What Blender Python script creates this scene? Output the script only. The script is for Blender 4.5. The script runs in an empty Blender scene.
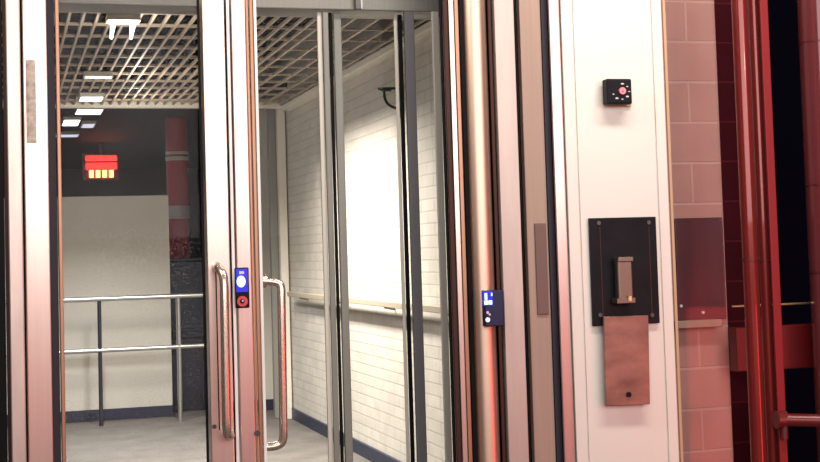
import bpy, bmesh, math, random
from mathutils import Vector, Matrix
random.seed(4)
C = bpy.context.scene.collection
F = 1370.0; PX = 410.0; PY = 179.0
CAM = Vector((0, 0, 1.3))
Zc = Vector((-773, 25600, -1370)).normalized()
Yc = Vector((-405, -83, -1370)); Yc = (Yc - Yc.dot(Zc)*Zc).normalized()
Xc = Yc.cross(Zc)
R = Matrix((Xc, Yc, Zc))
cd = bpy.data.cameras.new('camera'); cam = bpy.data.objects.new('camera', cd); C.objects.link(cam)
cam.matrix_world = Matrix.Translation(CAM) @ R.to_4x4()
cd.sensor_width = 36; cd.lens = F/820*36; cd.shift_y = -(231-PY)/820; cd.clip_start = 0.05
bpy.context.scene.camera = cam
vs = bpy.context.scene.view_settings
vs.view_transform = 'Standard'; vs.look = 'None'; vs.gamma = 1; vs.exposure = 0; vs.use_curve_mapping = False

def at(px, py, Y):                       # real point at depth Y on the line of sight measured in the photo
    w = R @ Vector((px-PX, -(py-PY), -F)); return CAM + w*(Y/w.y)
def X_(px, Y, py=231): return at(px, py, Y).x
def Z_(px, py, Y): return at(px, py, Y).z
def onX(px, py, X):
    w = R @ Vector((px-PX, -(py-PY), -F)); return CAM + w*(X/w.x)

# ---------------------------------------------------------------- materials
def mat(name, col, rough=0.5, metal=0.0, spec=0.5, emit=None, es=0, noise=0.0, nscale=8, stretch=None, bump=0.0, coat=0):
    m = bpy.data.materials.new(name); m.use_nodes = True
    nt = m.node_tree; b = nt.nodes['Principled BSDF']
    b.inputs['Base Color'].default_value = (*col, 1); b.inputs['Roughness'].default_value = rough
    b.inputs['Metallic'].default_value = metal; b.inputs['Specular IOR Level'].default_value = spec
    b.inputs['Coat Weight'].default_value = coat
    if emit: b.inputs['Emission Color'].default_value = (*emit, 1); b.inputs['Emission Strength'].default_value = es
    if noise or bump:
        tc = nt.nodes.new('ShaderNodeTexCoord'); mp = nt.nodes.new('ShaderNodeMapping')
        mp.inputs['Scale'].default_value = stretch or (1, 1, 1)
        n = nt.nodes.new('ShaderNodeTexNoise'); n.inputs['Scale'].default_value = nscale; n.inputs['Detail'].default_value = 6
        nt.links.new(tc.outputs['Object'], mp.inputs[0]); nt.links.new(mp.outputs[0], n.inputs[0])
        if noise:
            r = nt.nodes.new('ShaderNodeValToRGB'); r.color_ramp.elements[0].position = .3; r.color_ramp.elements[1].position = .7
            r.color_ramp.elements[0].color = (*[c*(1-noise) for c in col], 1)
            r.color_ramp.elements[1].color = (*[min(1, c*(1+noise*.5)) for c in col], 1)
            nt.links.new(n.outputs[0], r.inputs[0]); nt.links.new(r.outputs[0], b.inputs['Base Color'])
        if bump:
            bp = nt.nodes.new('ShaderNodeBump'); bp.inputs['Strength'].default_value = bump; bp.inputs['Distance'].default_value = .004
            nt.links.new(n.outputs[0], bp.inputs['Height']); nt.links.new(bp.outputs[0], b.inputs['Normal'])
    return m
BR = (30, 30, .6)
M = dict(
 alu=mat('satin_aluminium', (.86, .68, .62), .28, .85, noise=.05, nscale=3, stretch=BR),
 alurose=mat('rose_aluminium', (.86, .60, .56), .28, .85, noise=.05, nscale=3, stretch=BR),
 alu2=mat('aged_aluminium', (.74, .60, .55), .36, .75, noise=.12, nscale=4, stretch=(8, 8, 1.5)),
 steel=mat('grey_aluminium', (.27, .27, .24), .45, .2, noise=.08, nscale=4, stretch=BR),
 lite=mat('pale_anodised', (.70, .67, .59), .45, .1, noise=.05, nscale=4, stretch=BR),
 dark=mat('dark_grey_gasket', (.035, .03, .045), .5, spec=.3),
 grey=mat('mid_grey_metal', (.17, .17, .18), .5, .1, spec=.3),
 black=mat('black_rubber', (.003, .003, .004), .6, spec=.15),
 copper=mat('copper_toned_metal', (.50, .27, .18), .38, .8, noise=.08, nscale=4, stretch=BR),
 bronze=mat('bronze_tube_metal', (.90, .66, .52), .42, 1, noise=.03, nscale=4, stretch=BR),
 handle=mat('polished_bronze', (.90, .74, .62), .27, .9),
 pink=mat('rose_grey_metal', (.60, .49, .45), .4, .5, noise=.08, nscale=4, stretch=(8, 8, 1)),
 brown=mat('brown_panel', (.40, .285, .235), .5, .2, noise=.08, nscale=4, stretch=BR, spec=.3),
 brownd=mat('dark_brown_plate', (.17, .10, .09), .5, .2),
 maroon=mat('dark_brown_frame', (.06, .025, .02), .45, .4, spec=.3),
 bead=mat('white_edge_bead', (.95, .92, .90), .5),  # white colour stands in for the leaf edge catching light
 white=mat('white_enamel', (.80, .76, .71), .42, .1, noise=.035, nscale=3),
 plate=mat('black_painted_steel', (.008, .007, .011), .5, .1, noise=.5, nscale=14, bump=.1, spec=.2),
 cplate=mat('scuffed_copper_plate', (.34, .165, .135), .45, .5, noise=.42, nscale=9, stretch=(1, 1, 2.2)),
 red=mat('red_paint', (.15, .010, .012), .35, .1, coat=.3),
 redtube=mat('glossy_red_tube', (.22, .022, .02), .2, .3, coat=.6),
 redflat=mat('bright_red_paint', (.24, .005, .010), .5),
 reddk=mat('dark_red_paint', (.10, .01, .012), .5),
 rosep=mat('rose_glazed_column', (.15, .03, .036), .14, .0, coat=.6),
 leverm=mat('dull_bronze_lever', (.24, .18, .15), .36, .9),
 screw=mat('screw_steel', (.12, .10, .10), .4, .8),
 timber=mat('handrail_timber', (.42, .36, .27), .5),
 grille=mat('beige_grille', (.44, .35, .265), .55, .0, noise=.08, nscale=5),
 bar=mat('cream_bar', (.88, .83, .72), .5),
 backw=mat('pale_painted_wall', (.60, .57, .50), .7, noise=.08, nscale=1.2),
 void=mat('dark_soffit', (.003, .003, .004), .95, spec=0),
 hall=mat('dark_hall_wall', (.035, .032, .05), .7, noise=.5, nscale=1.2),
 skirt=mat('navy_skirting', (.015, .02, .045), .5),
 rail=mat('rail_steel', (.60, .60, .58), .28, .9),
 raildk=mat('dark_post', (.03, .035, .05), .4, .4),
 floor=mat('worn_concrete_floor', (.14, .127, .112), .65, noise=.25, nscale=5, bump=.15),
 pave=mat('pavement', (.10, .085, .085), .7, noise=.3, nscale=4, bump=.3),
 lamp=mat('lamp_diffuser', (.9, .95, 1), .4, emit=(.85, .95, 1), es=6),
 lampdim=mat('dim_lamp_diffuser', (.8, .85, .9), .4, emit=(.75, .82, 1), es=.8),
 redlamp=mat('red_lamp_glow', (.9, .05, .03), .4, emit=(1, .03, .025), es=2.2),
 orlamp=mat('orange_lamp_glow', (.9, .2, .05), .4, emit=(1, .35, .10), es=5),
 green=mat('dark_green_metal', (.010, .035, .025), .35, .4),
 pillred=mat('red_pillar_paint', (.50, .04, .05), .5),
 cream=mat('cream_band', (.62, .52, .47), .5),
 blueglow=mat('blue_backlight', (.01, .01, .2), .3, emit=(.015, .02, .8), es=.75),
 bluew=mat('pale_blue_lens', (.5, .7, 1), .3, emit=(.55, .80, 1), es=1.6),
 blued=mat('dark_blue_plastic', (.01, .01, .06), .3),
 redbtn=mat('red_button_plastic', (.75, .06, .08), .35),
 pinkbtn=mat('pink_button', (.9, .25, .32), .35),
 marks=mat('white_print', (.7, .65, .7), .5),
 whitedot=mat('white_lens', (.9, .88, .9), .3, emit=(1, .97, 1), es=.7),
 tan=mat('tan_backing', (.55, .36, .22), .6),
 brass=mat('brass_rod', (.8, .65, .3), .3, .9),
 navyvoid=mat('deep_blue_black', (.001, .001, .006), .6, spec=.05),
)
def blocks(name, c1, c2, mort, w, h, ms, axis, bump=.3, noise=.1, gloss=.45, off=(0, 0), spec=.4):
    m = bpy.data.materials.new(name); m.use_nodes = True; nt = m.node_tree; b = nt.nodes['Principled BSDF']
    tc = nt.nodes.new('ShaderNodeTexCoord'); sp = nt.nodes.new('ShaderNodeSeparateXYZ'); cb = nt.nodes.new('ShaderNodeCombineXYZ')
    nt.links.new(tc.outputs['Object'], sp.inputs[0])
    nt.links.new(sp.outputs[axis], cb.inputs[0]); nt.links.new(sp.outputs[2], cb.inputs[1])
    br = nt.nodes.new('ShaderNodeTexBrick'); ad = nt.nodes.new('ShaderNodeVectorMath'); ad.operation = 'ADD'; ad.inputs[1].default_value = (*off, 0)
    nt.links.new(cb.outputs[0], ad.inputs[0]); nt.links.new(ad.outputs[0], br.inputs[0])
    br.inputs['Scale'].default_value = 1; br.inputs['Brick Width'].default_value = w; br.inputs['Row Height'].default_value = h
    br.inputs['Mortar Size'].default_value = ms; br.inputs['Mortar Smooth'].default_value = .3
    br.inputs['Color1'].default_value = (*c1, 1); br.inputs['Color2'].default_value = (*c2, 1); br.inputs['Mortar'].default_value = (*mort, 1)
    n = nt.nodes.new('ShaderNodeTexNoise'); n.inputs['Scale'].default_value = 7; n.inputs['Detail'].default_value = 5; nt.links.new(tc.outputs['Object'], n.inputs[0])
    mx = nt.nodes.new('ShaderNodeMixRGB'); mx.blend_type = 'MULTIPLY'; mx.inputs[0].default_value = noise*3
    nt.links.new(br.outputs[0], mx.inputs[1]); nt.links.new(n.outputs[0], mx.inputs[2]); nt.links.new(mx.outputs[0], b.inputs['Base Color'])
    bp = nt.nodes.new('ShaderNodeBump'); bp.inputs['Strength'].default_value = bump; bp.inputs['Distance'].default_value = .004; bp.invert = True
    nt.links.new(br.outputs[1], bp.inputs['Height']); nt.links.new(bp.outputs[0], b.inputs['Normal'])
    b.inputs['Roughness'].default_value = gloss; b.inputs['Specular IOR Level'].default_value = spec
    return m
M['brick'] = blocks('painted_brick', (.77, .72, .63), (.71, .66, .575), (.58, .55, .48), .225, .066, .005, 1, .35)
M['block'] = blocks('painted_blockwork', (.58, .31, .275), (.545, .29, .26), (.66, .40, .36), .39, .139, .005, 0, .6, off=(3.9-X_(689, 4.2, 100), -Z_(690, 82, 4.2)))  # lit part of one wall: light and joint highlights put into the colours
M['blockdk'] = blocks('dark_red_blockwork', (.06, .006, .011), (.05, .005, .009), (.10, .012, .02), .39, .142, .004, 0, .6, off=(3.9-X_(689, 4.2, 100), -Z_(730, 82, 4.35)), spec=.06)  # unlit part of the same wall, its darkness put into the colour

def glass(name, dust=0.0, haze=0.0, refl=1.0, tint=(1, 1, 1)):
    m = bpy.data.materials.new(name); m.use_nodes = True; nt = m.node_tree
    for n in list(nt.nodes): nt.nodes.remove(n)
    N = nt.nodes.new; L = nt.links.new
    out = N('ShaderNodeOutputMaterial'); tr = N('ShaderNodeBsdfTransparent'); tr.inputs[0].default_value = (*tint, 1)
    gl = N('ShaderNodeBsdfGlossy'); gl.inputs['Roughness'].default_value = .02
    fr = N('ShaderNodeFresnel'); fr.inputs[0].default_value = 1.45
    mu = N('ShaderNodeMath'); mu.operation = 'MULTIPLY'; mu.inputs[1].default_value = refl; L(fr.outputs[0], mu.inputs[0])
    mx = N('ShaderNodeMixShader'); L(mu.outputs[0], mx.inputs[0]); L(tr.outputs[0], mx.inputs[1]); L(gl.outputs[0], mx.inputs[2])
    last = mx
    if dust or haze:
        tc = N('ShaderNodeTexCoord')
        n1 = N('ShaderNodeTexVoronoi'); n1.inputs['Scale'].default_value = 180; L(tc.outputs['Object'], n1.inputs[0])
        r1 = N('ShaderNodeValToRGB'); r1.color_ramp.elements[0].position = .12; r1.color_ramp.elements[1].position = .30; r1.color_ramp.elements[0].color = (1, 1, 1, 1); r1.color_ramp.elements[1].color = (0, 0, 0, 1); L(n1.outputs[0], r1.inputs[0])
        n2 = N('ShaderNodeTexNoise'); n2.inputs['Scale'].default_value = 2.6; n2.inputs['Detail'].default_value = 4; L(tc.outputs['Object'], n2.inputs[0])
        r2 = N('ShaderNodeValToRGB'); r2.color_ramp.elements[0].position = .38; r2.color_ramp.elements[1].position = .62; L(n2.outputs[0], r2.inputs[0])
        a0 = N('ShaderNodeMath'); a0.operation = 'MULTIPLY'; L(r1.outputs[0], a0.inputs[0]); L(r2.outputs[0], a0.inputs[1])
        a = N('ShaderNodeMath'); a.operation = 'MULTIPLY'; L(a0.outputs[0], a.inputs[0]); a.inputs[1].default_value = dust
        a2 = N('ShaderNodeMath'); a2.operation = 'MULTIPLY_ADD'; L(r2.outputs[0], a2.inputs[0]); a2.inputs[1].default_value = haze; a2.inputs[2].default_value = haze*.4
        s = N('ShaderNodeMath'); s.operation = 'ADD'; s.use_clamp = True; L(a.outputs[0], s.inputs[0]); L(a2.outputs[0], s.inputs[1])
        df = N('ShaderNodeBsdfDiffuse'); df.inputs[0].default_value = (.75, .75, .80, 1)
        m2 = N('ShaderNodeMixShader'); L(s.outputs[0], m2.inputs[0]); L(mx.outputs[0], m2.inputs[1]); L(df.outputs[0], m2.inputs[2]); last = m2
    L(last.outputs[0], out.inputs[0]); return m
M['glass'] = glass('clear_door_glass', .05, .003, .12)
M['glassdusty'] = glass('dusty_door_glass', .24, .005, .12)
M['glassred'] = glass('side_glass', 0, 0, .25)

# ---------------------------------------------------------------- mesh helpers
def bm_(): return bmesh.new()
def box(bm, x0, x1, y0, y1, z0, z1, mi=0):
    v = [bm.verts.new((x, y, z)) for z in (z0, z1) for y in (y0, y1) for x in (x0, x1)]
    for q in ((0, 2, 3, 1), (4, 5, 7, 6), (0, 1, 5, 4), (2, 6, 7, 3), (0, 4, 6, 2), (1, 3, 7, 5)):
        f = bm.faces.new([v[i] for i in q]); f.material_index = mi
def cyl(bm, p0, p1, r, n=20, r2=None):
    p0, p1 = Vector(p0), Vector(p1); d = p1-p0
    M4 = Matrix.Translation((p0+p1)/2) @ d.to_track_quat('Z', 'Y').to_matrix().to_4x4()
    bmesh.ops.create_cone(bm, cap_ends=True, segments=n, radius1=r, radius2=r if r2 is None else r2, depth=d.length, matrix=M4)
def tube(bm, pts, r, n=14):
    P = [Vector(p) for p in pts]; rings = []
    up = None
    for i, p in enumerate(P):
        t = (P[min(i+1, len(P)-1)]-P[max(i-1, 0)]).normalized()
        if up is None:
            a = Vector((0, 1, 0)) if abs(t.y) < .8 else Vector((1, 0, 0)); up = (a - a.dot(t)*t).normalized()
        else: up = (up - up.dot(t)*t).normalized()
        s = t.cross(up)
        rings.append([bm.verts.new(p + r*(math.cos(k*2*math.pi/n)*up + math.sin(k*2*math.pi/n)*s)) for k in range(n)])
    for a, b in zip(rings, rings[1:]):
        for k in range(n): bm.faces.new((a[k], a[(k+1) % n], b[(k+1) % n], b[k]))
    bm.faces.new(rings[0][::-1]); bm.faces.new(rings[-1])
def smooth_path(pts, it=3):
    P = [Vector(p) for p in pts]
    for _ in range(it):
        Q = [P[0]]
        for a, b in zip(P, P[1:]): Q += [a*.75+b*.25, a*.25+b*.75]
        Q.append(P[-1]); P = Q
    return P
def obj(name, bm, m, parent=None, bevel=0, smooth=False, loc=None):
    bmesh.ops.recalc_face_normals(bm, faces=bm.faces)
    me = bpy.data.meshes.new(name); bm.to_mesh(me); bm.free()
    o = bpy.data.objects.new(name, me); C.objects.link(o)
    for k in (m if isinstance(m, (list, tuple)) else [m]): me.materials.append(M[k])
    if loc: o.location = loc
    if parent:
        o.parent = parent
        if not loc: me.transform(Matrix.Translation(-world_loc(parent)))
    if bevel:
        b = o.modifiers.new('bevel', 'BEVEL'); b.width = bevel; b.segments = 2; b.limit_method = 'ANGLE'
    if smooth:
        for p in me.polygons: p.use_smooth = True
        me.set_sharp_from_angle(angle=math.radians(40))
    return o
def world_loc(o):
    v = Vector((0, 0, 0))
    while o: v = v + o.location; o = o.parent
    return v
def tag(o, label, cat, group=None, kind=None):
    if kind: o['kind'] = kind
    o['label'] = label; o['category'] = cat
    if group: o['group'] = group
    return o
def thing(name, label, cat, loc, group=None, kind=None):
    o = bpy.data.objects.new(name, None); C.objects.link(o); o.location = loc; o.empty_display_size = .1
    return tag(o, label, cat, group, kind)
def bobj(name, b, m, parent=None, bevel=0):          # one box
    bm = bm_(); box(bm, *b); return obj(name, bm, m, parent, bevel)
def struct(name, b, m, label, cat, bevel=0):
    o = bobj(name, b, m, None, bevel); return tag(o, label, cat, None, 'structure')

Y0 = 3.75; YI = 4.05                                   # outer door plane, inner sliding screen
# ---------------------------------------------------------------- the shell
struct('floor', (-1.6, 3.4, 4.0, 20.2, -.1, 0), 'floor', 'worn grey concrete floor of the bright passage', 'floor')
struct('floor_outside', (-3, 4.5, -4, 4.0, -.1, 0), 'pave', 'dark pavement in front of the glass doors', 'ground')
struct('ceiling', (-1.6, 3.4, 4.3, 20.2, 3.0, 3.1), 'void', 'black soffit above the beige ceiling grille', 'ceiling')
WX = 2.2
struct('wall_right', (WX, WX+.2, 4.5, 12.6, 0, 3.0), 'brick', 'white painted brick wall along the passage', 'wall')
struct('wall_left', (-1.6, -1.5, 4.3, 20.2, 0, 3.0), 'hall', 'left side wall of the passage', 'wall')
xa = X_(169, 11.6); xb = X_(216, 11.6)
struct('wall_back', (-1.5, xa, 11.6, 11.75, 0, 1.84), 'backw', 'pale low wall behind the steel railing', 'wall')
struct('wall_back_right', (xb, WX, 11.6, 11.75, 0, 3.0), 'backw', 'pale end wall beside the white brick wall', 'wall')
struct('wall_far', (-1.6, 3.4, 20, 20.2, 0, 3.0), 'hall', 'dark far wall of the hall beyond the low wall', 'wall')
struct('baseboard_right', (WX-.02, WX, 4.5, 11.6, 0, .085), 'skirt', 'dark navy skirting along the white brick wall', 'skirting')
bm = bm_(); box(bm, -1.5, xa, 11.58, 11.6, 0, .09); box(bm, xb, WX-.02, 11.58, 11.6, 0, .09)
tag(obj('baseboard_back', bm, 'skirt'), 'dark navy skirting at the foot of the pale back wall', 'skirting', None, 'structure')
# closed-in return between the screen and the brick wall, then the outer walls on the right
xs = X_(446, YI)
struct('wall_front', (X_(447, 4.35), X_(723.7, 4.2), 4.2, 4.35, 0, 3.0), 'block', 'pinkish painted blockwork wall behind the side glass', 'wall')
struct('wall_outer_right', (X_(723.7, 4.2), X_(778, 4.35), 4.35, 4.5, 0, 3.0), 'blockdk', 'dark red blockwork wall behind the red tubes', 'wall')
struct('wall_outer_dark', (X_(760, 5.2), 4.5, 5.2, 5.35, 0, 3.0), 'navyvoid', 'near black recess at the right edge', 'wall')  # near-black sheet stands in for the dark of an opening
struct('trim_1', (-1.5, xs+.03, YI, YI+.14, Z_(345, 10, YI), 3.0), 'steel', 'grey metal header above the sliding screens', 'door header', .004)

# ---------------------------------------------------------------- ceiling grille
bm = bm_(); zg = 2.50
xx = -1.45
while xx < WX-.03:
    box(bm, xx-.0065, xx+.0065, 4.35, 10.7, zg, zg+.016)
    xx += .068 if xx < 1.55 else .125
yy = 4.5
while yy < 10.7:
    box(bm, -1.5, WX, yy-.010, yy+.010, zg+.001, zg+.015); yy += .37
tag(obj('ceiling_grille', bm, 'grille'), 'beige open cell grille ceiling over the passage', 'ceiling grille')
bm = bm_(); box(bm, -1.5, WX, 10.7, 10.78, Z_(130, 107.5, 10.7), Z_(130, 101, 10.7))
tag(obj('ceiling_beam', bm, 'bar', None, .005), 'cream horizontal bar where the grille ceiling ends', 'beam')
bm = bm_(); box(bm, WX-.07, WX, 4.5, 10.7, 2.455, 2.498)
tag(obj('ceiling_ledge', bm, 'bar', None, .005), 'pale edge ledge where the grille ceiling meets the brick wall', 'ledge')
# hall ceiling beyond
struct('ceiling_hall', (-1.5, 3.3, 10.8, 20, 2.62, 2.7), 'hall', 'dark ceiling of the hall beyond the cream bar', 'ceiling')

# luminaires
spots = [(123, 20, 2.475, 'largest ceiling light, nearest to the doors at the top of the left glass'),
         (98, 76, 2.475, 'slim ceiling light second from the doors in the grille'),
         (91, 98, 2.475, 'bright ceiling light just in front of the cream bar'),
         (89, 111, 2.60, 'bright ceiling light just beyond the cream bar'),
         (71, 122, 2.60, 'ceiling light beyond the bar, left of its dimmer neighbour'),
         (88, 125, 2.60, 'small dim ceiling light right of its brighter neighbour beyond the bar'),
         (67, 135, 2.60, 'farthest ceiling light, lowest and leftmost in the glass')]
for i, (px, py, z, lab) in enumerate(spots):
    w = R @ Vector((px-PX, -(py-PY), -F)); p = CAM + w*((z-1.3)/w.z)
    t = thing('ceiling_light', lab, 'ceiling light', (p.x, p.y, z+.02), 'ceiling lights in a row along the passage')
    s, d = ((.07, .055), (.078, .06), (.075, .14), (.105, .2), (.07, .27), (.055, .2), (.11, .15))[i]
    bm = bm_()
    box(bm, p.x-s-.01, p.x+s+.01, p.y-d-.01, p.y-d, z-.01, z+.02); box(bm, p.x-s-.01, p.x+s+.01, p.y+d, p.y+d+.01, z-.01, z+.02)
    box(bm, p.x-s-.01, p.x-s, p.y-d, p.y+d, z-.01, z+.02); box(bm, p.x+s, p.x+s+.01, p.y-d, p.y+d, z-.01, z+.02)
    box(bm, p.x-s, p.x+s, p.y-d, p.y+d, z+.012, z+.02)
    obj('frame', bm, 'lite', t)
    bobj('diffuser', (p.x-s, p.x+s, p.y-d, p.y+d, z-.008, z+.012), 'lampdim' if i in (1, 5, 6) else 'lamp', t)
    if i == 0:
        for sx in (-.045, .05):
            bm = bm_(); cyl(bm, (p.x+sx, p.y+.02, z-.008), (p.x+sx-.012, p.y+.02, z-.09), .014, 12, .006); obj('lamp_spike', bm, 'lamp', t)  # glowing spikes stand in for leg-shaped reflections below the fixture

# ---------------------------------------------------------------- interior furnishings
yr = 11.2
xl, xr = -1.45, X_(206, yr)
zt = Z_(100, 299, yr); zm = Z_(100, 350.5, yr)
t = thing('guard_railing', 'grey steel tube railing in front of the pale back wall', 'railing', (.7, yr, 0))
bm = bm_(); cyl(bm, (xl, yr, zt), (xr, yr, zt), .02); obj('top_rail', bm, 'rail', t, 0, True)
bm = bm_(); cyl(bm, (xl, yr, zm), (xr, yr, zm), .018); obj('middle_rail', bm, 'rail', t, 0, True)
for px, m, r in ((100, 'raildk', .016), (179, 'rail', .018), (21, 'raildk', .016), (258, 'raildk', .014)):
    x = X_(px, yr, 350); 
    if px == 258: x = xr-.01
    bm = bm_(); cyl(bm, (x, yr, 0), (x, yr, zt-.018), r); bobj_ = obj('post', bm, m, t, 0, True)
    if px == 179: bobj_['label'] = 'bright steel post'
# low dark cabinet and pillar beyond the gap
bm = bm_(); box(bm, xa+.02, xb-.02, 11.9, 12.3, 0, 1.28); box(bm, xa+.01, xb-.01, 11.88, 12.32, 1.28, 1.31); box(bm, xa+.04, xb-.04, 11.885, 11.9, .62, .70)
tag(obj('cabinet', bm, 'raildk', None, .01), 'low dark cabinet in the gap below the red pillar', 'cabinet')
yp = 12.8; xp = (X_(167, yp, 205)+X_(189, yp, 205))/2; rp = (X_(189, yp, 205)-X_(167, yp, 205))/2
t = thing('banded_pillar', 'round red pillar with cream bands in the dark hall', 'pillar', (xp, yp, 0))
bm = bm_(); cyl(bm, (xp, yp, 0), (xp, yp, 2.61), rp, 32); obj('shaft', bm, 'pillred', t, 0, True)
for a, b in ((206, 219), (152, 155), (157, 161)):
    bm = bm_(); cyl(bm, (xp, yp, Z_(178, b, yp)), (xp, yp, Z_(178, a, yp)), rp+.006, 32); obj('band', bm, 'cream', t, 0, True)
# red lit unit
yl = 15.5; pc = at(101, 167, yl)
t = thing('red_signal_lamp', 'glowing red louvred lamp on the dark far side of the hall', 'lamp', (pc.x, yl, pc.z))
s = yl/F*1.02
hs = bobj('housing', (pc.x-17*s, pc.x+17*s, yl+.03, yl+.10, pc.z-12*s, pc.z+13*s), 'reddk', t)
bobj('upper_lens', (pc.x-14*s, pc.x+15*s, yl+.0, yl+.03, pc.z+6*s, pc.z+11*s), 'redlamp', t)
bobj('middle_lens', (pc.x-14*s, pc.x+15*s, yl+.0, yl+.03, pc.z-2*s, pc.z+4*s), 'redlamp', t)
for k in range(4):
    x = pc.x+(-11+6.2*k)*s; bobj('lens_segment', (x, x+4*s, yl, yl+.03, pc.z-10*s, pc.z-3*s), 'orlamp', hs)
tagz = bm_(); box(tagz, pc.x-.02, pc.x+.02, yl+.04, yl+.08, pc.z+13*s, 2.62); obj('stem', tagz, 'reddk', t)
# opening posts
yq = 10.86
t = bobj('corner_post', (X_(279.5, yq, 200), X_(287, yq, 200), yq, yq+.07, 0, 2.6), 'bar', None, .004); tag(t, 'cream square post in front of the end wall', 'post')
t = bobj('corner_post', (X_(270, 10.95, 200), X_(277.5, 10.95, 200), 10.95, 11.02, 0, 2.6), 'steel', None, .004); tag(t, 'grey square post just left of the cream post', 'post')
# wall handrail
t = thing('wall_handrail', 'flat timber handrail fixed along the white brick wall', 'handrail', (WX-.04, 8, 1.0))
bobj('rail', (WX-.085, WX-.045, 4.8, 10.6, .985, 1.02), 'timber', t, .004)
for y in (5.4, 6.6, 7.8, 9.0, 10.2):
    bm = bm_(); cyl(bm, (WX, y, .97), (WX-.065, y, .984), .010); obj('bracket', bm, 'steel', t, 0, True)
# green bracket
ph = onX(402, 90, WX)
t = thing('wall_bracket', 'dark green curved bracket high on the white brick wall', 'bracket', (WX, ph.y, ph.z))
y = ph.y
bobj('mount_plate', (WX-.012, WX, y-.03, y+.03, ph.z-.16, ph.z+.04), 'green', t, .003)
q = lambda px, py: at(px, py, y)
bm = bm_(); tube(bm, smooth_path([q(378, 88.5), q(384, 90.5), q(391, 88), (WX-.005, y, ph.z+.005)]), .008); 
tube(bm, [q(381, 89.5), q(391, 89.2)], .013); obj('arm', bm, 'green', t, 0, True)
bm = bm_(); tube(bm, smooth_path([q(384, 90.5), q(384.5, 99), q(389, 106), (WX-.005, y, Z_(398, 110, y))]), .008); obj('curved_hook', bm, 'green', t, 0, True)

# ---------------------------------------------------------------- inner sliding screens
ZB, ZH = .0, Z_(345, 10, YI)
def b_px(name, a, b, y0, y1, z0, z1, m, parent=None, bevel=.002):
    A, B = X_(a, y0), X_(b, y0)                       # the left face is seen too: fit the whole depth between the two edges
    k = (X_(a, y0+1)-A)
    if k > 0: y1 = max(y0+.004, min(y1, y0 + .13*(B-A)/k))
    return bobj(name, (max(A, A+k*(y1-y0)) if k > 0 else A, B, y0, y1, z0, z1), m, parent, bevel)
def leaf(n, label, stiles, g0, g1, yy, gm):
    t = thing('door_%d' % n, label, 'sliding door', (X_((g0+g1)/2, yy), yy+.02, 0), None, 'structure')
    for a, b, m, d in stiles: b_px('stile' if m != 'black' else 'gasket', a, b, yy-d, yy+.035, .005, ZH-.005, m, t)
    bobj('bottom_rail', (X_(g0, yy), X_(g1, yy), yy+.002, yy+.03, .005, .09), 'steel', t, .002)
    bobj('glass_pane', (X_(g0, yy), X_(g1, yy), yy+.012, yy+.02, .09, ZH-.005), gm, t)
    return t
leaf(3, 'glass sliding leaf right of the narrow leaf with the curved handle', [(322, 327.5, 'lite', .0), (327.6, 334, 'steel', .01), (334.1, 337.8, 'black', 0)], 252, 322, YI+.02, 'glass')
leaf(4, 'glass sliding leaf in front of the brightly lit brick wall', [(338.3, 347, 'steel', .0), (399.5, 403.5, 'lite', 0), (403.6, 408.3, 'black', 0)], 347, 399.5, YI+.03, 'glass')
t = thing('window_1', 'narrow fixed glass panel beside the bronze post', 'window', (X_(428, YI), YI, 0), None, 'structure')
b_px('frame', 409.5, 420.5, YI, YI+.05, .0, ZH, 'grey', t); b_px('frame', 437.7, 445.4, YI-.01, YI+.05, 0, ZH, 'lite', t)
bobj('glass_pane', (X_(420.5, YI), X_(437.7, YI), YI+.02, YI+.028, .0, ZH), 'glass', t)
# header bracket
pb = at(358, 5, YI)
t = tag(b_px('header_clip', 361, 369, YI-.02, YI, Z_(358, 9, YI-.02), Z_(358, -12, YI-.02), 'grey', None), 'small dark clip on the grey header above the sliding leaves', 'clip')
b_px('clip_edge', 367, 369.2, YI-.024, YI-.02, Z_(358, 9, YI-.02), Z_(358, -12, YI-.02), 'lite', t)

# ---------------------------------------------------------------- outer frame and doors
ZT = 2.45
t = thing('door_frame_post', 'satin metal frame post with sticker residue at the far left', 'frame post', (X_(28, Y0), Y0+.03, 0))
b_px('outer_face', 8.4, 23, Y0-.03, Y0+.08, 0, ZT, 'alu2', t, .003)
b_px('inner_face', 24.8, 49.8, Y0, Y0+.08, 0, ZT, 'alu', t, .003)
b_px('rebate', 23, 24.8, Y0+.01, Y0+.08, 0, ZT, 'black', t, 0)
b_px('side_return', 5.0, 8.4, Y0-.005, Y0+.08, 0, ZT, 'maroon', t, 0)
M['residue'] = mat('sticker_residue', (.58, .48, .42), .7, .3, noise=.4, nscale=60)
st = bobj('sticker_residue', (X_(28, Y0), X_(38, Y0), Y0-.0012, Y0, Z_(33, 143, Y0), Z_(33, 60, Y0)), 'residue', t); st['label'] = 'scuffed sticker residue strip'
struct('trim_2', (X_(-60, Y0), X_(4.5, Y0), Y0-.02, Y0+.1, 0, ZT), 'black', 'black edge strip left of the metal frame post', 'edge strip')
struct('trim_3', (X_(50, Y0+.03), X_(57.5, Y0+.03), Y0+.03, Y0+.08, 0, ZT), 'dark', 'dark gasket strip beside the left glass leaf', 'edge strip')

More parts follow.
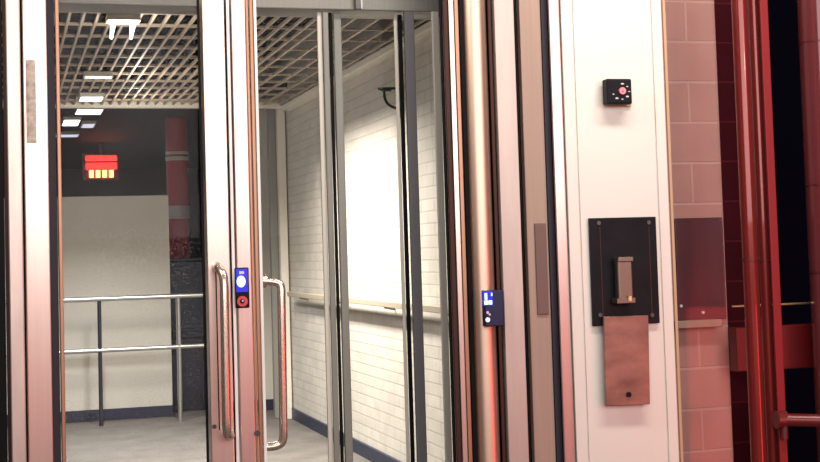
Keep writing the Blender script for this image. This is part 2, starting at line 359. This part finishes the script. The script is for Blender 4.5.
yd = Y0+.01
t = thing('door_1', 'glass door leaf with a dusty pane and a curved pull handle', 'door', (X_(130, yd), yd, 0), None, 'structure')
b_px('edge_strip', 58, 62.5, yd+.01, yd+.05, .01, ZT, 'copper', t)
bobj('glass_pane', (X_(62.5, yd), X_(201.5, yd), yd+.022, yd+.03, .1, ZT), 'glassdusty', t)
bobj('bottom_rail', (X_(62.5, yd), X_(201.5, yd), yd+.01, yd+.045, .01, .1), 'alu', t, .002)
b_px('gasket', 201.5, 204.3, yd+.004, yd+.05, .01, ZT, 'black', t, 0)
b_px('stile', 204.3, 229.2, yd, yd+.05, .01, ZT, 'alu', t)
bobj('groove', (X_(217.0, yd, 350), X_(218.2, yd, 350), yd-.0008, yd, Z_(217, 430, yd), Z_(215, 262, yd)), 'black', t)
H = lambda px, py, dy: at(px, py, yd+dy)
bm = bm_(); tube(bm, smooth_path([H(217, 265, .0), H(219, 268, -.045), H(224, 276, -.07), H(224.5, 300, -.075), H(226.5, 420, -.075), H(227, 434, -.07), H(230.5, 437, -.045), H(229.5, 433.5, 0.002)], 3), .0125)
obj('door_handle', bm, 'handle', t, 0, True)
bm = bm_(); p = at(214.3, 426.5, yd); cyl(bm, (p.x, yd, p.z), (p.x, yd-.004, p.z), .006, 12); obj('screw', bm, 'screw', t)

t = thing('door_2', 'narrow metal door leaf carrying the blue lit button', 'door', (X_(245, yd), yd, 0), None, 'structure')
b_px('gasket', 229.4, 231.0, yd+.012, yd+.05, .01, ZT, 'black', t, 0)
b_px('edge_bead', 231.0, 234.1, yd+.0002, yd+.05, .01, ZT, 'bead', t, 0)
b_px('stile', 234.2, 250.4, yd+.0, yd+.05, .01, ZT, 'alurose', t)
b_px('copper_strip', 250.4, 253.6, yd-.002, yd+.05, .01, ZT, 'copper', t)
b_px('copper_strip', 253.8, 258.5, yd+.004, yd+.05, .01, ZT, 'copper', t)
b_px('edge_bead', 258.6, 261.6, yd-.006, yd+.05, .01, ZT, 'bead', t, 0)
bm = bm_(); tube(bm, smooth_path([H(259, 281, .015), H(265, 281, .015), H(275, 282, .01), H(281.5, 284, .005), H(281.5, 300, .0), H(283.5, 425, 0), H(283.5, 443, .005), H(275, 446.5, .01), H(268, 447, .015), H(262, 447, .015)], 3), .0115)
dh = obj('door_handle', bm, 'handle', t, 0, True)
bm = bm_(); a = H(262, 281, .015); b = H(266, 281.2, .015); cyl(bm, a, b, .019); obj('handle_rose', bm, 'handle', dh, 0, True)
bm = bm_(); p = at(257, 433, yd); cyl(bm, (p.x, yd+.004, p.z), (p.x, yd-.010, p.z), .008, 12); obj('screw', bm, 'screw', t)

# button panel on door 2
def plate_at(name, label, cat, x0, x1, y0, y1, Yf, d, m, bevel=.003):
    xm = (x0+x1)/2; ym = (y0+y1)/2
    A = X_(x0, Yf, ym); B = X_(x1, Yf, ym); zb = Z_(xm, y1, Yf); zt = Z_(xm, y0, Yf)
    t = thing(name, label, cat, ((A+B)/2, Yf, zb))
    bobj('faceplate', (A, B, Yf-d, Yf, zb, zt), m, t, bevel); return t
def disc(name, px, py, r, y0, y1, m, par, sx=1, sz=1):
    p = at(px, py, y1); bm = bm_()
    cyl(bm, (0, 0, 0), (0, y0-y1, 0), r, 24)
    bmesh.ops.scale(bm, vec=(sx, 1, sz), verts=bm.verts); bmesh.ops.translate(bm, vec=(p.x, y1, p.z), verts=bm.verts)
    return obj(name, bm, m, par, 0, True)
t = plate_at('door_button_panel', 'black button plate with blue light and red button on narrow leaf', 'button panel', 234.8, 248.8, 267.5, 308, yd, .008, 'plate')
f = yd-.008
bobj('backlight', (X_(236, f, 280), X_(247.8, f, 280), f-.0015, f, Z_(242, 292, f), Z_(241.5, 268.7, f)), 'blueglow', t)
disc('lit_button', 241, 281.5, .0125, f-.005, f-.0015, 'bluew', t, .95, 1.25)
bobj('key_symbol', (X_(239, f, 273), X_(244, f, 273), f-.002, f-.0015, Z_(241.5, 274, f), Z_(241.5, 271.2, f)), 'marks', t)
rb = disc('red_button', 242.3, 301.3, .0145, f-.004, f, 'redbtn', t)
disc('button_symbol', 242.3, 301.3, .0065, f-.005, f-.004, 'plate', rb); disc('symbol_dot', 242.8, 300.8, .0028, f-.0056, f-.005, 'marks', rb)

# ---------------------------------------------------------------- right run of posts
def trim(n, a, b, dy, d, m, label): dy = dy*.35; return tag(b_px('trim_%d' % n, a, b, Y0+dy, Y0+dy+d, 0, ZT, m), label, 'frame strip', None, 'structure')
trim(4, 445.6, 449.3, .08, .1, 'black', 'black gasket right of the fixed glass panel')
trim(5, 449.3, 455.0, .05, .12, 'maroon', 'dark brown frame strip beside the fixed glass panel')
trim(6, 455.0, 460.8, .03, .12, 'alu', 'bright narrow metal strip between dark brown strips')
trim(7, 460.8, 465.4, .05, .12, 'copper', 'copper toned strip left of the black gap')
trim(8, 465.4, 471.0, .08, .12, 'black', 'black gap left of the round bronze post')
xc = (X_(471, Y0+.02)+X_(494.3, Y0+.02))/2; rc = (X_(494.3, Y0+.02)-X_(471, Y0+.02))/2
t = thing('round_post', 'shiny round bronze post carrying the small blue display', 'post', (xc, Y0+.04, 0))
bm = bm_(); cyl(bm, (xc, Y0+.04, 0), (xc, Y0+.04, ZT), rc, 48); obj('tube', bm, 'bronze', t, 0, True)
bm = bm_(); cyl(bm, (xc, Y0+.04, 0), (xc, Y0+.04, .01), rc+.015, 48); obj('base_flange', bm, 'bronze', t, 0, True)
trim(9, 494.6, 498.6, .06, .1, 'maroon', 'dark brown gap right of the round bronze post')
trim(10, 498.8, 521.4, .03, .12, 'pink', 'smooth rose grey post right of the bronze post')
trim(11, 521.4, 523.8, .08, .08, 'black', 'thin black joint right of the rose grey post')
trim(12, 523.8, 548.0, .06, .1, 'brown', 'brown recessed panel between rose grey post and white pillar')
trim(13, 548.0, 555.2, .05, .1, 'dark', 'dark violet strip at the left edge of the white pillar')
t = tag(b_px('blank_plate', 534.3, 546.3, Y0+.015, Y0+.021, Z_(540, 315, Y0), Z_(540, 223, Y0), 'brownd', None), 'dark brown blank plate on the brown recessed panel', 'plate')

struct('trim_14', (X_(450, Y0+.10), X_(660, Y0+.081), Y0+.081, Y0+.10, 0, ZT), 'black', 'black backing behind the run of frame strips', 'frame backing')
# display on bronze post
yf = Y0-.029
t = plate_at('display_panel', 'black reader with blue display on the round bronze post', 'display', 481.8, 500.5, 290, 326, yf+.03, .03, 'blued')
f = yf
sn = bobj('screen', (X_(482.5, f, 298), X_(492.5, f, 298), f-.0015, f, Z_(489, 305.5, f), Z_(488.5, 291, f)), 'blueglow', t)
for a, b, c, d in ((484.5, 487, 293, 299.5), (491, 492.2, 293, 296), (484, 488, 300.5, 304.5), (488.6, 491.8, 300.5, 304.5)):
    bobj('lit_mark', (X_(a, f, 298), X_(b, f, 298), f-.002, f-.0015, Z_(488, d, f), Z_(488, c, f)), 'bluew', sn)
disc('key_symbol', 487.6, 312.5, .004, f-.001, f, 'marks', t); disc('key_symbol', 489.6, 314.5, .003, f-.001, f, 'marks', t); disc('status_light', 487.6, 319.8, .0065, f-.003, f, 'whitedot', t)

# ---------------------------------------------------------------- white control pillar
yw = Y0-.02
t = thing('control_pillar', 'white enamelled pillar carrying the black lever panel and call button', 'pillar', (X_(612, yw), yw+.1, 0))
b_px('body', 562, 670.5, yw+.006, yw+.10, 0, ZT, 'white', t, .004)
b_px('side_flange', 555.4, 568.0, yw+.012, yw+.28, 0, ZT, 'alurose', t, .003)
b_px('edge_strip', 568.4, 579.9, yw, yw+.006, 0, ZT, 'white', t, .001)
b_px('front_panel', 580.5, 658.9, yw+.001, yw+.006, 0, ZT, 'white', t, .001)
b_px('edge_strip', 659.5, 669.8, yw, yw+.006, 0, ZT, 'white', t, .001)
# call button box
t = thing('call_button', 'small black call box with pink button high on the white pillar', 'call button', tuple(at(618, 92, yw)))
xm = lambda px, Y, py: X_(px, Y, py)
bobj('backing', (xm(605, yw, 95), xm(630, yw, 95), yw-.008, yw+.001, Z_(618, 107, yw), Z_(618, 80, yw)), 'tan', t, .002)
fy = yw-.045
bobj('housing', (xm(604.5, fy+.02, 92), xm(632.2, fy, 92), fy, yw-.008, Z_(618, 104, fy), Z_(618, 78.5, fy)), 'plate', t, .005)
pbn = disc('push_button', 622, 91, .0105, fy-.006, fy, 'pinkbtn', t); disc('button_mark', 622.6, 91.6, .003, fy-.0065, fy-.006, 'redbtn', pbn)
for k in range(9):
    a = k*math.pi/4.5; rr = 8.2
    if 3.4 < a < 4.2: continue
    disc('printed_mark', 621+rr*math.cos(a), 91.5+rr*.95*math.sin(a), .0022+.0012*(k % 2), fy-.0008, fy, 'marks', t, 1.5, .7)
# lever panel
t = plate_at('lever_panel', 'black square steel panel with a metal lever on the white pillar', 'panel', 589.8, 656.2, 217.5, 324.5, yw, .012, 'plate', .002)
f = yw-.012
bm = bm_()
for px, py in ((598.5, 223), (648.5, 222.5), (600, 315), (652, 315)):
    sc = disc('screw', px, py, .0062, f-.003, f, 'screw', t)
bm.free()
for px in (601, 650): bobj('seam', (X_(px, f, 270), X_(px+.8, f, 270), f-.0006, f, Z_(px, 318, f), Z_(px, 226, f)), 'maroon', t)
fl = f-.035
lv = bobj('lever', (X_(618.5, fl, 280), X_(633.5, fl, 280), fl, f-.004, Z_(626, 300, fl), Z_(625.5, 257.5, fl)), 'leverm', t, .006)
bobj('lever_top', (X_(618, fl, 260), X_(633.5, fl, 260), fl-.003, f, Z_(625, 262, fl), Z_(625, 256.8, fl)), 'leverm', lv, .003)
bobj('lever_foot', (X_(616.5, fl, 300), X_(635, fl, 300), fl-.006, f, Z_(626, 303.5, fl), Z_(626, 298, fl)), 'leverm', lv, .002)
bobj('latch_tab', (X_(627.5, fl, 300), X_(630.5, fl, 300), fl-.009, fl-.006, Z_(629, 301, fl), Z_(629, 296, fl)), 'brass', lv)
# copper plate: hangs over the lower edge, slightly tapered
f2 = yw-.022
bm = bm_(); co = [at(603, 316.5, f2), at(647.3, 315.2, f2), at(649, 404, f2), at(605.5, 406, f2)]
va = [bm.verts.new((c.x, f2-.008, c.z)) for c in co]; vb = [bm.verts.new((c.x, yw-.0175, c.z)) for c in co]
bm.faces.new(va); bm.faces.new(vb[::-1])
for i in range(4): bm.faces.new((va[i], va[(i+1) % 4], vb[(i+1) % 4], vb[i]))
t = thing('copper_plate', 'scuffed copper cover plate below the black lever panel', 'plate', tuple(at(626, 406, yw)))
cv = obj('cover', bm, 'cplate', t, .002); bobj('spacer', (X_(614, yw), X_(638, yw), yw-.0175, yw, Z_(626, 400, yw), Z_(626, 332, yw)), 'cplate', t); disc('bolt', 628.5, 394.5, .0075, f2-.013, f2-.008, 'plate', cv)

# ---------------------------------------------------------------- far right: side glass, panel reflection, red tubes
t = thing('glass_panel', 'clear side glass with a tan edge right of the white pillar', 'glass panel', (X_(698, Y0), Y0, 0))
b_px('edge_seal', 671.0, 674.2, Y0+.0, Y0+.05, 0, ZT, 'tan', t, 0)
bobj('glass_sheet', (X_(674.2, Y0+.02), X_(723.5, Y0+.02), Y0+.02, Y0+.032, 0, ZT), 'glassred', t)
yb = 4.2  # maroon panel and strip below it stand in for reflections in the glass
t = thing('wall_plate', 'dark maroon metal plate on the pinkish blockwork behind glass', 'plate', (X_(698, yb, 270), yb, 1.2))
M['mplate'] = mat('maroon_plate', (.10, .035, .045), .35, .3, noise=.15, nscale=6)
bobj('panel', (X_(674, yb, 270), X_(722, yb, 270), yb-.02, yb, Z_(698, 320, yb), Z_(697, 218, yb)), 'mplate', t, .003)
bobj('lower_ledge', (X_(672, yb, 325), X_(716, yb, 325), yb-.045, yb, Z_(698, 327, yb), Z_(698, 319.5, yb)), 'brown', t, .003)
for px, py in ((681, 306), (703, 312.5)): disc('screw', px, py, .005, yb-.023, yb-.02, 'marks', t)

def vtube(name, label, a, b, Y, m, joints=()):
    x = (X_(a, Y)+X_(b, Y))/2; r = (X_(b, Y)-X_(a, Y))/2*.87
    t = thing(name, label, 'tube', (x, Y, 0))
    bm = bm_(); cyl(bm, (x, Y, 0), (x, Y, ZT), r, 40); obj('tube', bm, m, t, 0, True)
    bm = bm_(); cyl(bm, (x, Y, 0), (x, Y, .012), r+.008, 40); obj('foot_ring', bm, m, t, 0, True)
    for j in joints:
        z = Z_((a+b)/2, j, Y); bm = bm_(); cyl(bm, (x, Y, z-.002), (x, Y, z+.002), r+.0012, 40); obj('joint_ring', bm, 'reddk', t, 0, True)
    return t
vtube('red_tube', 'glossy red upright tube nearest to the side glass', 741, 757, Y0+.1, 'redtube', (260,))
vtube('red_tube', 'glossy red upright tube touching the bright red flat post', 757.5, 769, Y0+.14, 'redtube', (260,))
t = b_px('red_post', 769, 778, Y0+.09, Y0+.105, 0, ZT, 'redflat'); tag(t, 'flat bright red post beside the black gap', 'post')
t = vtube('glazed_column', 'dusky rose glazed column at the right edge', 808, 850, Y0+.25, 'rosep', (43, 185, 272)); t['category'] = 'column'
# horizontal members behind the tubes
yh = Y0+.36
t = bobj('cross_beam', (X_(729, yh+.05, 345), X_(845, yh, 345), yh, yh+.05, Z_(790, 369, yh), Z_(790, 325, yh)), 'red', None, .004); tag(t, 'broad red horizontal beam crossing behind the tubes', 'beam')
za = Z_(790, 417, Y0+.13)
t = thing('cross_pipe', 'red horizontal pipe low down joining the flat red post', 'pipe', (X_(800, Y0+.1, 417), Y0+.09, za))
bm = bm_(); xq = X_(779, Y0+.09, 417); cyl(bm, (xq, Y0+.09, za), (X_(845, Y0+.02, 417), Y0-.02, za-.005), .02, 24); obj('pipe', bm, 'red', t, 0, True)
bm = bm_(); cyl(bm, (xq-.012, Y0+.09, za), (xq+.02, Y0+.088, za), .028, 24); obj('collar', bm, 'red', t, 0, True)
bm = bm_(); cyl(bm, (xq+.01, Y0+.08, za-.02), (xq+.01, Y0+.08, za-.06), .012, 16); obj('lug', bm, 'reddk', t, 0, True)
zr = Z_(733, 306.5, yh-.03)  # the rod stands in for a thin yellow highlight line
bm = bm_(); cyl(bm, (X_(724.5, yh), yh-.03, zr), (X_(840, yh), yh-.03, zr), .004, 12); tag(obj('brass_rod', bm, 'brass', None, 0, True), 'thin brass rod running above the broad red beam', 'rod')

# ---------------------------------------------------------------- lights
def area(name, loc, tgt, sx, sy, power, col, spread=180):
    l = bpy.data.lights.new(name, 'AREA'); l.shape = 'RECTANGLE'; l.size = sx; l.size_y = sy; l.energy = power; l.color = col
    l.spread = math.radians(spread)
    o = bpy.data.objects.new(name, l); C.objects.link(o); o.location = loc
    o.rotation_euler = (Vector(tgt)-Vector(loc)).to_track_quat('-Z', 'Y').to_euler(); return o
area('shopfront_light', (1.0, -2.0, 2.55), (1.3, 3.75, 2.25), 8.0, 2.2, 205, (1, .93, .88))  # unseen softbox added to whiten the upper metal faces
area('canopy_light', (1.9, 2.6, 3.3), (2.0, 3.75, 1.75), 2.0, .25, 37, (1, .89, .79), 140)  # unseen light added to brighten the white pillar from above
area('canopy_light', (-.6, 2.9, 2.9), (1.2, 4.0, 1.2), .5, .25, 20, (1, .94, .86))  # unseen light added to brighten the inner screen posts
area('red_sign_light', (1.6, -1.8, .45), (1.6, 3.75, .6), 7.0, .7, 11, (1, .25, .20))  # unseen red panel added for red reflections low on the metal
area('red_neon_light', (3.3, 1.8, .55), (2.0, 3.8, .9), .5, .9, 10, (1, .08, .07))  # unseen source added for the low red light on the right
area('passage_light', (1.25, 8.3, 2.45), (1.25, 8.3, 0), .3, 1.6, 150, (1, .94, .86), 146)
area('passage_light', (.6, 6.4, 2.45), (.6, 6.4, 0), .3, .5, 16, (1, .97, .9), 150)
area('passage_light', (.6, 10.1, 2.44), (.6, 10.1, 0), .08, .08, 26, (.97, .98, 1), 112)
area('hall_light', (.4, 14, 2.55), (.4, 14, 0), .3, .3, 10, (.75, .78, 1))
def point(loc, power, col, r=.03):
    l = bpy.data.lights.new('lamp_spill', 'POINT'); l.energy = power; l.color = col; l.shadow_soft_size = r
    o = bpy.data.objects.new('lamp_spill', l); C.objects.link(o); o.location = loc
for y_, z_ in ((6.8, 2.3), (8.9, 2.3), (10.1, 2.3)): point((.15*y_*.62, y_, z_), 7, (1, .93, .82))
point((2.75, 1.6, 2.15), 9, (1, .88, .78), .06)
w = bpy.data.worlds.new('night'); bpy.context.scene.world = w; w.use_nodes = True
w.node_tree.nodes['Background'].inputs[0].default_value = (.10, .07, .09, 1); w.node_tree.nodes['Background'].inputs[1].default_value = .25
